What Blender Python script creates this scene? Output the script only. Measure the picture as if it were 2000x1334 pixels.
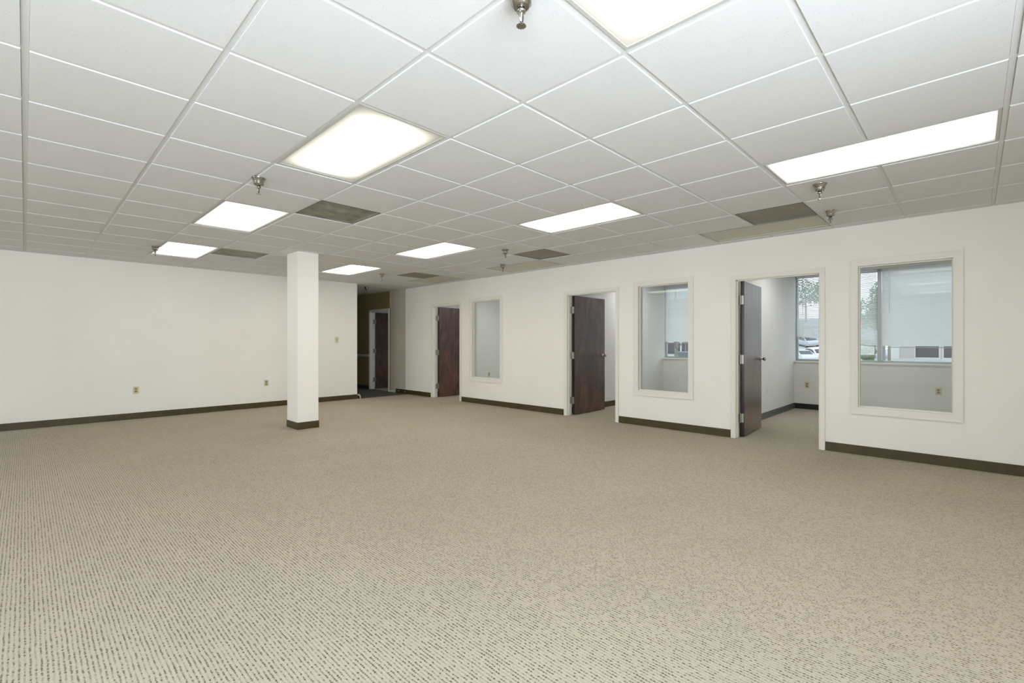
import bpy, bmesh, math, random
from mathutils import Vector, Matrix
R = math.radians
random.seed(7)
S = bpy.context.scene
for o in list(bpy.data.objects): bpy.data.objects.remove(o)
COL = S.collection

# ------------------------------------------------------------------ camera, world, exposure
T = 0.63                      # one ceiling grid module
CAM_Z = 1.2387
CEIL = 2.5488
XR = 6.4426                   # face of the long right wall
YB = 9.7616                   # face of the back wall
ROW0 = 3.79285 - 4.0          # offset of the ceiling grid rows, in modules
cam_d = bpy.data.cameras.new('camera'); cam = bpy.data.objects.new('camera', cam_d); COL.objects.link(cam)
cam_d.sensor_width = 36.0; cam_d.sensor_fit = 'HORIZONTAL'
cam_d.lens = 36.0*925.995/2000.0
cam_d.shift_y = 2.44/2000.0
cam_d.clip_start = 0.05; cam_d.clip_end = 400
cam.location = (0, 0, CAM_Z)
cam.rotation_euler = (R(90), 0, -0.7988)
S.camera = cam
S.view_settings.view_transform = 'Standard'; S.view_settings.look = 'None'
S.view_settings.gamma = 1.0; S.view_settings.use_curve_mapping = False
EXPOSURE = 0.0
S.view_settings.exposure = EXPOSURE
try:
    S.cycles.max_bounces = 10; S.cycles.diffuse_bounces = 6; S.cycles.glossy_bounces = 4
    S.cycles.transparent_max_bounces = 24; S.cycles.transmission_bounces = 6
    S.cycles.sample_clamp_indirect = 6.0
    S.cycles.caustics_reflective = False; S.cycles.caustics_refractive = False
    S.cycles.use_denoising = True
except Exception: pass

W = bpy.data.worlds.new('sky'); S.world = W; W.use_nodes = True
wn = W.node_tree.nodes; wl = W.node_tree.links; wn.clear()
wo = wn.new('ShaderNodeOutputWorld'); wb = wn.new('ShaderNodeBackground')
tc = wn.new('ShaderNodeTexCoord'); sx = wn.new('ShaderNodeSeparateXYZ'); cr = wn.new('ShaderNodeValToRGB')
wl.new(tc.outputs['Generated'], sx.inputs[0]); wl.new(sx.outputs[2], cr.inputs[0]); wl.new(cr.outputs[0], wb.inputs[0]); wl.new(wb.outputs[0], wo.inputs[0])
cr.color_ramp.elements[0].position = 0.0; cr.color_ramp.elements[0].color = (0.93, 0.96, 1.0, 1)
cr.color_ramp.elements[1].position = 0.7; cr.color_ramp.elements[1].color = (0.72, 0.85, 1.0, 1)
SKY = 2.3
wb.inputs[1].default_value = SKY

LIGHT_EMIT = 6.0              # fluorescent panels
def area(name, loc, rot, sx_, sy_, power, col, spread=180):
    d = bpy.data.lights.new(name, 'AREA'); d.shape = 'RECTANGLE'; d.size = sx_; d.size_y = sy_; d.energy = power; d.color = col
    d.spread = R(spread)
    o = bpy.data.objects.new(name, d); o.location = loc; o.rotation_euler = rot; COL.objects.link(o); return o
X_LEFT, Y_REAR = -5.2, -1.45   # walls outside the photo
# cool fill lamps added in the openings behind and beside the camera
area('fill_rear', (-0.9, Y_REAR-0.04, 1.55), (R(90+46), 0, R(-12)), 4.0, 0.9, 200, (0.80, 0.88, 1.0))
area('fill_rear_low', (-0.7, Y_REAR-0.04, 0.75), (R(90+58), 0, R(-36)), 3.0, 0.6, 130, (0.80, 0.88, 1.0), 120)
area('fill_left', (X_LEFT-0.04, 4.6, 1.45), (R(90), 0, R(-90)), 3.0, 1.5, 110, (0.86, 0.93, 1.0))

# ------------------------------------------------------------------ helpers
def link(o): COL.objects.link(o); return o
def tag(o, label=None, cat=None, group=None, kind=None):
    if label: o['label'] = label
    if cat: o['category'] = cat
    if group: o['group'] = group
    if kind: o['kind'] = kind
    return o
def empty(name, loc=(0, 0, 0), rz=0, **k):
    o = bpy.data.objects.new(name, None); o.empty_display_size = 0.1; o.location = loc; o.rotation_euler = (0, 0, rz)
    link(o); return tag(o, **k)
class MB:
    def __init__(s): s.b = bmesh.new()
    def box(s, x0, x1, y0, y1, z0, z1, bev=0, mat=None):
        r = bmesh.ops.create_cube(s.b, size=1)
        vs = r['verts']
        bmesh.ops.scale(s.b, verts=vs, vec=(abs(x1-x0), abs(y1-y0), abs(z1-z0)))
        bmesh.ops.translate(s.b, verts=vs, vec=((x0+x1)/2, (y0+y1)/2, (z0+z1)/2))
        if bev:
            es = list({e for v in vs for e in v.link_edges})
            r = bmesh.ops.bevel(s.b, geom=es, offset=bev, segments=2, affect='EDGES', profile=0.6)
            vs = [v for v in r['verts']] or vs
        if mat is not None:
            bmesh.ops.transform(s.b, matrix=mat, verts=list({v for v in vs}))
        return s
    def lathe(s, prof, n=28, mat=Matrix()):
        rings = []
        for r_, z in prof:
            if r_ < 1e-6: rings.append([s.b.verts.new(mat @ Vector((0, 0, z)))])
            else: rings.append([s.b.verts.new(mat @ Vector((r_*math.cos(2*math.pi*i/n), r_*math.sin(2*math.pi*i/n), z))) for i in range(n)])
        for a, b in zip(rings, rings[1:]):
            for i in range(n):
                j = (i+1) % n
                q = [a[i % len(a)], a[j % len(a)], b[j % len(b)], b[i % len(b)]]
                u = []
                for v in q:
                    if v not in u: u.append(v)
                if len(u) > 2:
                    try: s.b.faces.new(u)
                    except ValueError: pass
        return s
    def tube(s, pts, r, n=8):
        pts = [Vector(p) for p in pts]; rings = []
        for i, p in enumerate(pts):
            d = (pts[min(i+1, len(pts)-1)]-pts[max(i-1, 0)]).normalized()
            a = d.orthogonal().normalized() if i == 0 else (a - d*a.dot(d)).normalized()
            b_ = d.cross(a); rr = r[i] if isinstance(r, (list, tuple)) else r
            rings.append([s.b.verts.new(p+(a*math.cos(2*math.pi*k/n)+b_*math.sin(2*math.pi*k/n))*rr) for k in range(n)])
        for A, B in zip(rings, rings[1:]):
            for k in range(n): s.b.faces.new((A[k], A[(k+1) % n], B[(k+1) % n], B[k]))
        s.b.faces.new(rings[0][::-1]); s.b.faces.new(rings[-1]); return s
    def poly(s, vs): s.b.faces.new([s.b.verts.new(v) for v in vs]); return s
    def prism(s, pts, y0, y1):       # pts (x,z) profile pushed along y
        a = [s.b.verts.new((x, y0, z)) for x, z in pts]; b = [s.b.verts.new((x, y1, z)) for x, z in pts]
        s.b.faces.new(a); s.b.faces.new(b[::-1])
        for i in range(len(pts)): s.b.faces.new((a[i], b[i], b[(i+1) % len(pts)], a[(i+1) % len(pts)]))
        return s
    def build(s, name, mat, parent=None, smooth=False, **k):
        bmesh.ops.recalc_face_normals(s.b, faces=s.b.faces)
        me = bpy.data.meshes.new(name); s.b.to_mesh(me); s.b.free()
        me.materials.append(mat)
        if smooth:
            for p in me.polygons: p.use_smooth = True
        o = bpy.data.objects.new(name, me); link(o)
        if parent: o.parent = parent
        return tag(o, **k)
def ring(x0, x1, y0, y1, w, z0, z1):      # rectangular frame as one closed loop
    m = MB(); o = [(x0, y0), (x1, y0), (x1, y1), (x0, y1)]; i = [(x0+w, y0+w), (x1-w, y0+w), (x1-w, y1-w), (x0+w, y1-w)]
    V = [[m.b.verts.new((*p, z)) for p in q] for q, z in ((o, z0), (i, z0), (i, z1), (o, z1))]
    for a, b in zip(V, V[1:]+V[:1]):
        for k in range(4): m.b.faces.new((a[k], a[(k+1) % 4], b[(k+1) % 4], b[k]))
    return m
def copy_tree(o, parent=None):
    c = o.copy(); COL.objects.link(c)
    if parent: c.parent = parent
    for ch in [x for x in bpy.data.objects if x.parent == o]: copy_tree(ch, c)
    return c

# ------------------------------------------------------------------ materials
def mat(name):
    m = bpy.data.materials.new(name); m.use_nodes = True
    nt = m.node_tree; return m, nt, nt.nodes['Principled BSDF'], nt.nodes['Material Output']
def N(nt, t, **k):
    n = nt.nodes.new(t)
    for a, b in k.items():
        if a in n.inputs.keys(): n.inputs[a].default_value = b
        else: setattr(n, a, b)
    return n
def mathn(nt, op, a, b=None, c=None):
    n = nt.nodes.new('ShaderNodeMath'); n.operation = op
    for i, v in enumerate((a, b, c)):
        if v is None: continue
        if isinstance(v, (int, float)): n.inputs[i].default_value = v
        else: nt.links.new(v, n.inputs[i])
    return n.outputs[0]
def ramp(nt, fac, stops):
    n = nt.nodes.new('ShaderNodeValToRGB'); e = n.color_ramp.elements
    e[0].position, e[0].color = stops[0][0], (*stops[0][1], 1); e[1].position, e[1].color = stops[-1][0], (*stops[-1][1], 1)
    for p, c in stops[1:-1]:
        x = e.new(p); x.color = (*c, 1)
    nt.links.new(fac, n.inputs[0]); return n.outputs[0]
def simple(name, col, rough=0.6, metal=0.0, noise=0.0, nscale=6.0, bump=0.0, bscale=200.0, spec=0.5):
    m, nt, b, _ = mat(name)
    b.inputs['Base Color'].default_value = (*col, 1); b.inputs['Roughness'].default_value = rough; b.inputs['Metallic'].default_value = metal
    b.inputs['Specular IOR Level'].default_value = spec
    g = N(nt, 'ShaderNodeNewGeometry')
    if noise:
        n = N(nt, 'ShaderNodeTexNoise', Scale=nscale, Detail=4.0); nt.links.new(g.outputs['Position'], n.inputs['Vector'])
        lo = tuple(c*(1-noise) for c in col); hi = tuple(min(1, c*(1+noise)) for c in col)
        nt.links.new(ramp(nt, n.outputs['Fac'], [(0.3, lo), (0.7, hi)]), b.inputs['Base Color'])
    if bump:
        n = N(nt, 'ShaderNodeTexNoise', Scale=bscale, Detail=3.0); nt.links.new(g.outputs['Position'], n.inputs['Vector'])
        bp = N(nt, 'ShaderNodeBump', Strength=bump, Distance=0.002); nt.links.new(n.outputs['Fac'], bp.inputs['Height']); nt.links.new(bp.outputs[0], b.inputs['Normal'])
    return m
M = {}
M['wall'] = simple('wall_paint', (0.86, 0.84, 0.785), 0.75, noise=0.015, nscale=2.0, bump=0.12, bscale=180)
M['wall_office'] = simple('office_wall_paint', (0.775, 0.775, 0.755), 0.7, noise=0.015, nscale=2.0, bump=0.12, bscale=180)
M['patch'] = simple('grey_wall_strip', (0.54, 0.505, 0.41), 0.8, noise=0.04, nscale=2.0, bump=0.1)  # darker, greyer strip of the right wall before the corridor
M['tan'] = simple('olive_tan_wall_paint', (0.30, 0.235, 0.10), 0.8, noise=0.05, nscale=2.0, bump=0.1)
M['trim'] = simple('cream_trim_paint', (0.80, 0.78, 0.72), 0.45)
M['base'] = simple('brown_vinyl_base', (0.060, 0.044, 0.013), 0.42, noise=0.2, nscale=9.0)
M['base_grey'] = simple('grey_vinyl_base', (0.10, 0.105, 0.10), 0.42, noise=0.12, nscale=9.0)
M['alu'] = simple('window_aluminium', (0.42, 0.45, 0.46), 0.4, metal=0.3)
M['chrome'] = simple('chrome', (0.40, 0.385, 0.355), 0.13, metal=1.0)
M['steel'] = simple('brushed_steel', (0.40, 0.39, 0.345), 0.38, metal=1.0)
M['tee'] = simple('ceiling_tee_metal', (0.66, 0.665, 0.65), 0.55)
M['rim'] = simple('light_rim', (0.50, 0.50, 0.46), 0.5)
M['dark_gap'] = simple('dark_gap', (0.05, 0.045, 0.035), 0.8)
M['ivory'] = simple('ivory_plastic', (0.62, 0.56, 0.38), 0.4)
M['ivory2'] = simple('dark_ivory_plastic', (0.27, 0.235, 0.13), 0.45)
M['whiteplastic'] = simple('white_plastic', (0.78, 0.78, 0.76), 0.35)
M['lens_off'] = simple('unlit_lens', (0.56, 0.55, 0.46), 0.6, noise=0.04, nscale=3.0)
M['slat'] = None
M['black'] = simple('black_slot', (0.02, 0.02, 0.02), 0.6)
M['door_edge'] = simple('dark_door_edge', (0.018, 0.008, 0.007), 0.3)

# carpet: rows of loops with dark gaps between them
def carpet(name, light, mid, dark, strength=1.0):
    m, nt, b, _ = mat(name); L = nt.links
    g = N(nt, 'ShaderNodeNewGeometry'); s = N(nt, 'ShaderNodeSeparateXYZ'); L.new(g.outputs['Position'], s.inputs[0])
    wob = N(nt, 'ShaderNodeTexNoise', Scale=9.0, Detail=3.0); L.new(g.outputs['Position'], wob.inputs['Vector'])
    jit = N(nt, 'ShaderNodeTexNoise', Scale=75.0, Detail=1.0); L.new(g.outputs['Position'], jit.inputs['Vector'])
    wv = mathn(nt, 'ADD', mathn(nt, 'MULTIPLY', mathn(nt, 'SUBTRACT', wob.outputs['Fac'], 0.5), 0.55), mathn(nt, 'MULTIPLY', mathn(nt, 'SUBTRACT', jit.outputs['Fac'], 0.5), 0.40))
    xx = mathn(nt, 'ADD', mathn(nt, 'DIVIDE', s.outputs[0], 0.0153), wv)
    xi = mathn(nt, 'ROUND', xx)                                     # index of the groove
    rowj = N(nt, 'ShaderNodeTexWhiteNoise', noise_dimensions='1D'); L.new(xi, rowj.inputs['W'])
    yy = mathn(nt, 'ADD', mathn(nt, 'DIVIDE', s.outputs[1], 0.0125), mathn(nt, 'MULTIPLY', rowj.outputs['Value'], 7.0))
    fx = mathn(nt, 'ABSOLUTE', mathn(nt, 'SUBTRACT', xx, xi))       # 0 in the groove, 0.5 on the crest
    groove = mathn(nt, 'MAXIMUM', mathn(nt, 'SUBTRACT', 1.0, mathn(nt, 'DIVIDE', fx, 0.27)), 0.0)
    c2 = N(nt, 'ShaderNodeCombineXYZ'); L.new(xi, c2.inputs[0]); L.new(mathn(nt, 'FLOOR', yy), c2.inputs[1])
    wn_ = N(nt, 'ShaderNodeTexWhiteNoise', noise_dimensions='2D'); L.new(c2.outputs[0], wn_.inputs['Vector'])
    dy = mathn(nt, 'SUBTRACT', 1.0, mathn(nt, 'MULTIPLY', mathn(nt, 'ABSOLUTE', mathn(nt, 'SUBTRACT', mathn(nt, 'FRACT', yy), 0.5)), 2.0))   # 1 between two loops
    dot = mathn(nt, 'MULTIPLY', mathn(nt, 'MULTIPLY', mathn(nt, 'POWER', wn_.outputs['Value'], 1.4), 1.35), mathn(nt, 'ADD', 0.15, dy))
    tot = mathn(nt, 'MINIMUM', mathn(nt, 'MULTIPLY', groove, mathn(nt, 'ADD', 0.15, dot)), 1.0)
    big = N(nt, 'ShaderNodeTexNoise', Scale=1.3, Detail=3.0); L.new(g.outputs['Position'], big.inputs['Vector'])
    fib = N(nt, 'ShaderNodeTexNoise', Scale=170.0, Detail=3.0, Roughness=0.7); L.new(g.outputs['Position'], fib.inputs['Vector'])
    col = ramp(nt, tot, [(0.0, light), (0.45, mid), (1.0, dark)])
    mul = mathn(nt, 'ADD', 0.52, mathn(nt, 'ADD', mathn(nt, 'MULTIPLY', big.outputs['Fac'], 0.14), mathn(nt, 'MULTIPLY', fib.outputs['Fac'], 0.86)))
    mx = N(nt, 'ShaderNodeVectorMath', operation='SCALE'); L.new(col, mx.inputs[0]); L.new(mul, mx.inputs['Scale'])
    L.new(mx.outputs[0], b.inputs['Base Color']); b.inputs['Roughness'].default_value = 0.95; b.inputs['Specular IOR Level'].default_value = 0.1
    bp = N(nt, 'ShaderNodeBump', Strength=0.6, Distance=0.004); L.new(mathn(nt, 'SUBTRACT', 1.0, tot), bp.inputs['Height']); L.new(bp.outputs[0], b.inputs['Normal'])
    return m
M['carpet'] = carpet('loop_carpet', (0.475, 0.427, 0.338), (0.295, 0.257, 0.190), (0.095, 0.077, 0.045))
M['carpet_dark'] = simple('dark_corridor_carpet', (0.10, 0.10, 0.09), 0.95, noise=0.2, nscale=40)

# ceiling board with pinholes
def tile_mat():
    m, nt, b, _ = mat('mineral_ceiling_board'); L = nt.links
    g = N(nt, 'ShaderNodeNewGeometry')
    v = N(nt, 'ShaderNodeTexVoronoi', Scale=75.0, Randomness=1.0); L.new(g.outputs['Position'], v.inputs['Vector'])
    n2 = N(nt, 'ShaderNodeTexNoise', Scale=14.0, Detail=3.0); L.new(g.outputs['Position'], n2.inputs['Vector'])
    thr = mathn(nt, 'MULTIPLY', n2.outputs['Fac'], 0.26)
    pin = mathn(nt, 'MAXIMUM', mathn(nt, 'MULTIPLY', mathn(nt, 'SUBTRACT', thr, v.outputs['Distance']), 14.0), 0.0)
    pin = mathn(nt, 'MINIMUM', pin, 1.0)
    base = ramp(nt, pin, [(0.0, (0.70, 0.705, 0.70)), (1.0, (0.44, 0.44, 0.43))])
    n3 = N(nt, 'ShaderNodeTexNoise', Scale=350.0, Detail=2.0); L.new(g.outputs['Position'], n3.inputs['Vector'])
    sc = N(nt, 'ShaderNodeVectorMath', operation='SCALE'); L.new(base, sc.inputs[0]); L.new(mathn(nt, 'ADD', 0.93, mathn(nt, 'MULTIPLY', n3.outputs['Fac'], 0.14)), sc.inputs['Scale'])
    L.new(sc.outputs[0], b.inputs['Base Color']); b.inputs['Roughness'].default_value = 0.9; b.inputs['Specular IOR Level'].default_value = 0.15
    bp = N(nt, 'ShaderNodeBump', Strength=0.3, Distance=0.002); L.new(n3.outputs['Fac'], bp.inputs['Height']); L.new(bp.outputs[0], b.inputs['Normal'])
    return m
M['tile'] = tile_mat()

# red-brown veneer with dark mottled figure
def wood():
    m, nt, b, _ = mat('mahogany_veneer'); L = nt.links
    tc = N(nt, 'ShaderNodeTexCoord'); mp = N(nt, 'ShaderNodeMapping'); mp.inputs['Scale'].default_value = (6, 6, 1.7); L.new(tc.outputs['Object'], mp.inputs[0])
    oi = N(nt, 'ShaderNodeObjectInfo'); ad = N(nt, 'ShaderNodeVectorMath', operation='ADD'); L.new(mp.outputs[0], ad.inputs[0])
    cm = N(nt, 'ShaderNodeCombineXYZ'); L.new(mathn(nt, 'MULTIPLY', oi.outputs['Random'], 40.0), cm.inputs[2]); L.new(cm.outputs[0], ad.inputs[1])
    n = N(nt, 'ShaderNodeTexNoise', Scale=0.8, Detail=7.0, Roughness=0.68, Distortion=1.5); L.new(ad.outputs[0], n.inputs['Vector'])
    mp2 = N(nt, 'ShaderNodeMapping'); mp2.inputs['Scale'].default_value = (60, 60, 3.0); L.new(tc.outputs['Object'], mp2.inputs[0])
    n2 = N(nt, 'ShaderNodeTexNoise', Scale=1.0, Detail=4.0); L.new(mp2.outputs[0], n2.inputs['Vector'])
    f = mathn(nt, 'ADD', mathn(nt, 'MULTIPLY', n.outputs['Fac'], 0.8), mathn(nt, 'MULTIPLY', n2.outputs['Fac'], 0.2))
    c = ramp(nt, f, [(0.34, (0.007, 0.004, 0.004)), (0.45, (0.036, 0.014, 0.011)), (0.56, (0.10, 0.035, 0.022)), (0.72, (0.17, 0.068, 0.040))])
    L.new(c, b.inputs['Base Color']); b.inputs['Roughness'].default_value = 0.33
    b.inputs['Coat Weight'].default_value = 0.8; b.inputs['Coat Roughness'].default_value = 0.28
    return m
M['wood'] = wood()

# fluorescent lens: two lamp tubes behind a frosted sheet, fading towards the edges
def lens(name, gain, edge, tint, wx=0.30, wy=0.12, full=(1.0, 0.965, 0.88)):
    m, nt, b, out = mat(name); L = nt.links
    tc = N(nt, 'ShaderNodeTexCoord'); s = N(nt, 'ShaderNodeSeparateXYZ'); L.new(tc.outputs['Generated'], s.inputs[0])
    def fade(o, w):
        d = mathn(nt, 'MINIMUM', o, mathn(nt, 'SUBTRACT', 1.0, o))
        return mathn(nt, 'MINIMUM', mathn(nt, 'DIVIDE', d, w), 1.0)
    fx = mathn(nt, 'POWER', fade(s.outputs[0], wx), 0.8); fy = mathn(nt, 'POWER', fade(s.outputs[1], wy), 0.9)
    f = mathn(nt, 'MULTIPLY', fx, fy)
    st = mathn(nt, 'ADD', edge, mathn(nt, 'MULTIPLY', f, gain-edge))
    e = N(nt, 'ShaderNodeEmission'); L.new(st, e.inputs['Strength'])
    L.new(ramp(nt, f, [(0.0, tint), (0.35, full)]), e.inputs['Color'])
    L.new(e.outputs[0], out.inputs['Surface']); nt.nodes.remove(b)
    return m
M['lens'] = lens('lit_lens', LIGHT_EMIT, 0.75, (1.0, 0.98, 0.88))
M['lens_left'] = lens('lit_lens_left', 4.8, 0.75, (1.0, 0.98, 0.88))
M['lens_right'] = lens('lit_lens_right', 9.5, 0.75, (1.0, 0.98, 0.88))
M['lens_soft'] = lens('lit_lens_soft', 3.4, 0.42, (0.95, 0.94, 0.74), 0.46, 0.13)
M['lens_dim'] = lens('lit_lens_dim', 2.85, 0.85, (1.0, 0.98, 0.88))
M['lens_strong'] = lens('lit_lens_strong', LIGHT_EMIT*2.2, 0.75, (1.0, 0.98, 0.88))

# vent faces
def vent_mat(name, a, bcol, scale=4.0, grime=0.0):
    m, nt, b, _ = mat(name); L = nt.links
    g = N(nt, 'ShaderNodeNewGeometry')
    n = N(nt, 'ShaderNodeTexNoise', Scale=scale, Detail=5.0, Roughness=0.65); L.new(g.outputs['Position'], n.inputs['Vector'])
    v = N(nt, 'ShaderNodeTexVoronoi', Scale=150.0, Randomness=0.0); L.new(g.outputs['Position'], v.inputs['Vector'])
    hole = mathn(nt, 'LESS_THAN', v.outputs['Distance'], 0.30)
    c = ramp(nt, n.outputs['Fac'], [(0.35, a), (0.65, bcol)])
    sc = N(nt, 'ShaderNodeVectorMath', operation='SCALE'); L.new(c, sc.inputs[0]); L.new(mathn(nt, 'SUBTRACT', 1.0, mathn(nt, 'MULTIPLY', hole, 0.5)), sc.inputs['Scale'])
    L.new(sc.outputs[0], b.inputs['Base Color']); b.inputs['Roughness'].default_value = 0.7
    return m
M['vent_dirty'] = vent_mat('grimy_perforated_metal', (0.19, 0.19, 0.145), (0.34, 0.33, 0.26), 7.0)
M['vent_grey'] = vent_mat('grey_perforated_metal', (0.26, 0.245, 0.20), (0.30, 0.285, 0.235), 3.0)
M['vent_light'] = vent_mat('pale_grimy_metal', (0.24, 0.23, 0.17), (0.42, 0.41, 0.33), 5.0)

# glass sheet: mirror by Fresnel over a clear sheet
def glass(name, tint=(1, 1, 1), boost=1.0):
    m, nt, b, out = mat(name); L = nt.links
    t = N(nt, 'ShaderNodeBsdfTransparent'); t.inputs[0].default_value = (*tint, 1)
    gl = N(nt, 'ShaderNodeBsdfGlossy'); gl.inputs['Roughness'].default_value = 0.0
    fr = N(nt, 'ShaderNodeFresnel'); gg = N(nt, 'ShaderNodeNewGeometry')
    L.new(mathn(nt, 'SUBTRACT', 1.5, mathn(nt, 'MULTIPLY', gg.outputs['Backfacing'], 1.5-1/1.5)), fr.inputs['IOR'])   # same index on both faces of the sheet
    mx = N(nt, 'ShaderNodeMixShader')
    L.new(mathn(nt, 'MINIMUM', mathn(nt, 'MULTIPLY', fr.outputs[0], boost), 1.0), mx.inputs[0]); L.new(t.outputs[0], mx.inputs[1]); L.new(gl.outputs[0], mx.inputs[2]); L.new(mx.outputs[0], out.inputs['Surface'])
    nt.nodes.remove(b); return m
M['glass'] = glass('clear_glass', (0.97, 0.985, 0.98), 1.0)
def slatmat():
    m, nt, b, out = mat('blind_slat'); L = nt.links
    b.inputs['Base Color'].default_value = (0.86, 0.88, 0.87, 1); b.inputs['Roughness'].default_value = 0.45
    tr = N(nt, 'ShaderNodeBsdfTranslucent'); tr.inputs[0].default_value = (0.85, 0.88, 0.88, 1)
    mx = N(nt, 'ShaderNodeMixShader'); mx.inputs[0].default_value = 0.32
    L.new(b.outputs[0], mx.inputs[1]); L.new(tr.outputs[0], mx.inputs[2]); L.new(mx.outputs[0], out.inputs['Surface']); return m
M['slat'] = slatmat()

# ------------------------------------------------------------------ setting: floors, walls, ceiling
XE = 10.18                    # inside face of the outer wall of the offices
WT = 0.115                    # partition thickness
DOORS = [(7.817, 8.766), (4.010, 4.960), (1.285, 2.212), (10.655, 11.54)]       # far, middle, near, corridor (clear between jamb faces)
WINS = [(6.595, 7.416), (2.845, 3.615), (0.145, 0.918)]                  # far, middle, near
DZ, WZ0, WZ1 = 2.052, 0.525, 2.085
XC = 5.12                     # end of the back wall, where the corridor starts
YEND = 14.6

MB().box(X_LEFT, XE+0.2, Y_REAR, YB+0.02, -0.1, 0).box(XR+0.05, XE+0.2, YB, 12.6, -0.1, 0).build('floor', M['carpet'], kind='structure')
MB().box(XC-0.2, XR+0.05, YB+0.02, YEND, -0.1, -0.002).build('floor_corridor', M['carpet_dark'], kind='structure')
MB().box(XC, XR, YB-0.005, YB+0.03, 0, 0.006, bev=0.002).build('trim_1', M['base'], kind='structure')

def wall_run_y(name, x0, x1, y0, y1, holes, material, z1=CEIL+0.12):
    m = MB(); holes = sorted(holes); y = y0
    for a, b, za, zb in holes:
        if a > y: m.box(x0, x1, y, a, 0, z1)
        if za > 0: m.box(x0, x1, a, b, 0, za)
        m.box(x0, x1, a, b, zb, z1); y = b
    if y1 > y: m.box(x0, x1, y, y1, 0, z1)
    return m.build(name, material, kind='structure')
J = 0.02
hr = [(a-J, b+J, 0, DZ+J) for a, b in DOORS[:3]] + [(a-J, b+J, WZ0-J, WZ1+J) for a, b in WINS]
wall_run_y('wall_right', XR, XR+WT, Y_REAR, 9.88, hr, M['wall'])
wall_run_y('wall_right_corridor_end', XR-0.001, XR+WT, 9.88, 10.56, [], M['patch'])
wall_run_y('wall_corridor_right', XR, XR+WT, 10.56, YEND, [(DOORS[3][0]-J, DOORS[3][1]+J, 0, DZ+J)], M['tan'])
MB().box(X_LEFT, XC, YB, YB+0.12, 0, CEIL+0.12).build('wall_back', M['wall'], kind='structure')
MB().box(XC-0.12, XC, YB+0.12, YEND, 0, CEIL+0.12).build('wall_corridor_left', M['tan'], kind='structure')
MB().box(XC-0.12, XR+WT, YEND, YEND+0.12, 0, CEIL+0.12).build('wall_corridor_end', M['tan'], kind='structure')
# walls behind and beside the camera, with openings added for the fill lamps
m = MB(); m.box(X_LEFT-0.12, -3.0, Y_REAR-0.12, Y_REAR, 0, CEIL+0.12).box(1.3, XE+0.2, Y_REAR-0.12, Y_REAR, 0, CEIL+0.12)
m.box(-3.0, 1.3, Y_REAR-0.12, Y_REAR, 0, 0.25).box(-3.0, 1.3, Y_REAR-0.12, Y_REAR, 2.2, CEIL+0.12)
m.build('wall_rear', M['wall'], kind='structure')
m = MB(); m.box(X_LEFT-0.12, X_LEFT, Y_REAR, 3.0, 0, CEIL+0.12).box(X_LEFT-0.12, X_LEFT, 6.2, YB+0.12, 0, CEIL+0.12)
m.box(X_LEFT-0.12, X_LEFT, 3.0, 6.2, 0, 0.6).box(X_LEFT-0.12, X_LEFT, 3.0, 6.2, 2.3, CEIL+0.12)
m.build('wall_left', M['wall'], kind='structure')

# office partitions and outer wall
P = [(-0.27, -0.15), (2.436, 2.556), (5.09, 5.21), (6.24, 6.36), (8.95, 9.07), (12.0, 12.12)]
NMS = ['wall_office_south', 'wall_office_near', 'wall_office_middle', 'wall_office_far', 'wall_office_north', 'wall_office_end']
for (a, b), n in zip(P, NMS):
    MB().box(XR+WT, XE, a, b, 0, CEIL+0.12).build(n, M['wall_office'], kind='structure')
ROOMS = [(-0.15, 2.436), (2.556, 5.09), (6.36, 8.95), (9.07, 12.0)]
SILL, HEAD = 0.895, 2.50
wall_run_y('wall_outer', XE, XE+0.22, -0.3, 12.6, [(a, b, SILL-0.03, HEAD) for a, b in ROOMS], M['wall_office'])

# ceiling: drop-in boards on a metal grid
LIGHTS = [(2, 0), (2, 4), (2, 8), (2, 12), (6, 0), (6, 4), (6, 8), (6, 12)]
UNSEEN = [(x, y) for x in (-2, -6) for y in (0, 4, 8)]
PANELS = [(9, 2), (9, 8), (9, 12)]                      # 1 x 2 unlit
VENTS = [(3, 7), (3, 12), (8, 2), (8, 7), (8, 12)]      # 1 x 1
skip = set()
for i, j in LIGHTS+UNSEEN+PANELS: skip |= {(i, j), (i, j+1)}
for c in VENTS: skip.add(c)
G = 0.0115
m = MB(); drop = 0.006
PIL = (2.705, 3.003, 6.885, 7.275)
for i in range(-9, 11):
    for j in range(-6, 24):
        if (i, j) in skip: continue
        x0, x1 = i*T, (i+1)*T; y0, y1 = (j+ROW0)*T, (j+1+ROW0)*T
        a0, a1, b0, b1 = x0+G, x1-G, y0+G, y1-G
        a0 = max(a0, X_LEFT); a1 = min(a1, XR); b0 = max(b0, Y_REAR)
        ymax = YB if (x0 < XC-0.3) else YEND
        b1 = min(b1, ymax)
        if y0 > YB and x1 < XC+0.02: continue
        if a1-a0 < 0.02 or b1-b0 < 0.02: continue
        z0, z1 = CEIL-drop, CEIL+0.012; s = 0.003
        lo = [(a0+s, b0+s), (a1-s, b0+s), (a1-s, b1-s), (a0+s, b1-s)]; hi = [(a0, b0), (a1, b0), (a1, b1), (a0, b1)]
        L_ = [m.b.verts.new((x, y, z0)) for x, y in lo]; H_ = [m.b.verts.new((x, y, z1)) for x, y in hi]
        m.b.faces.new(L_[::-1])
        for k in range(4): m.b.faces.new((L_[k], L_[(k+1) % 4], H_[(k+1) % 4], H_[k]))
ceil = m.build('ceiling', M['tile'], kind='structure')
m = MB()
w = 0.0125
def open_spans(lo, hi, blocked):
    sp, cur = [], lo
    for a, b in sorted(blocked):
        if a > cur: sp.append((cur, a))
        cur = max(cur, b)
    if cur < hi: sp.append((cur, hi))
    return sp
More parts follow.
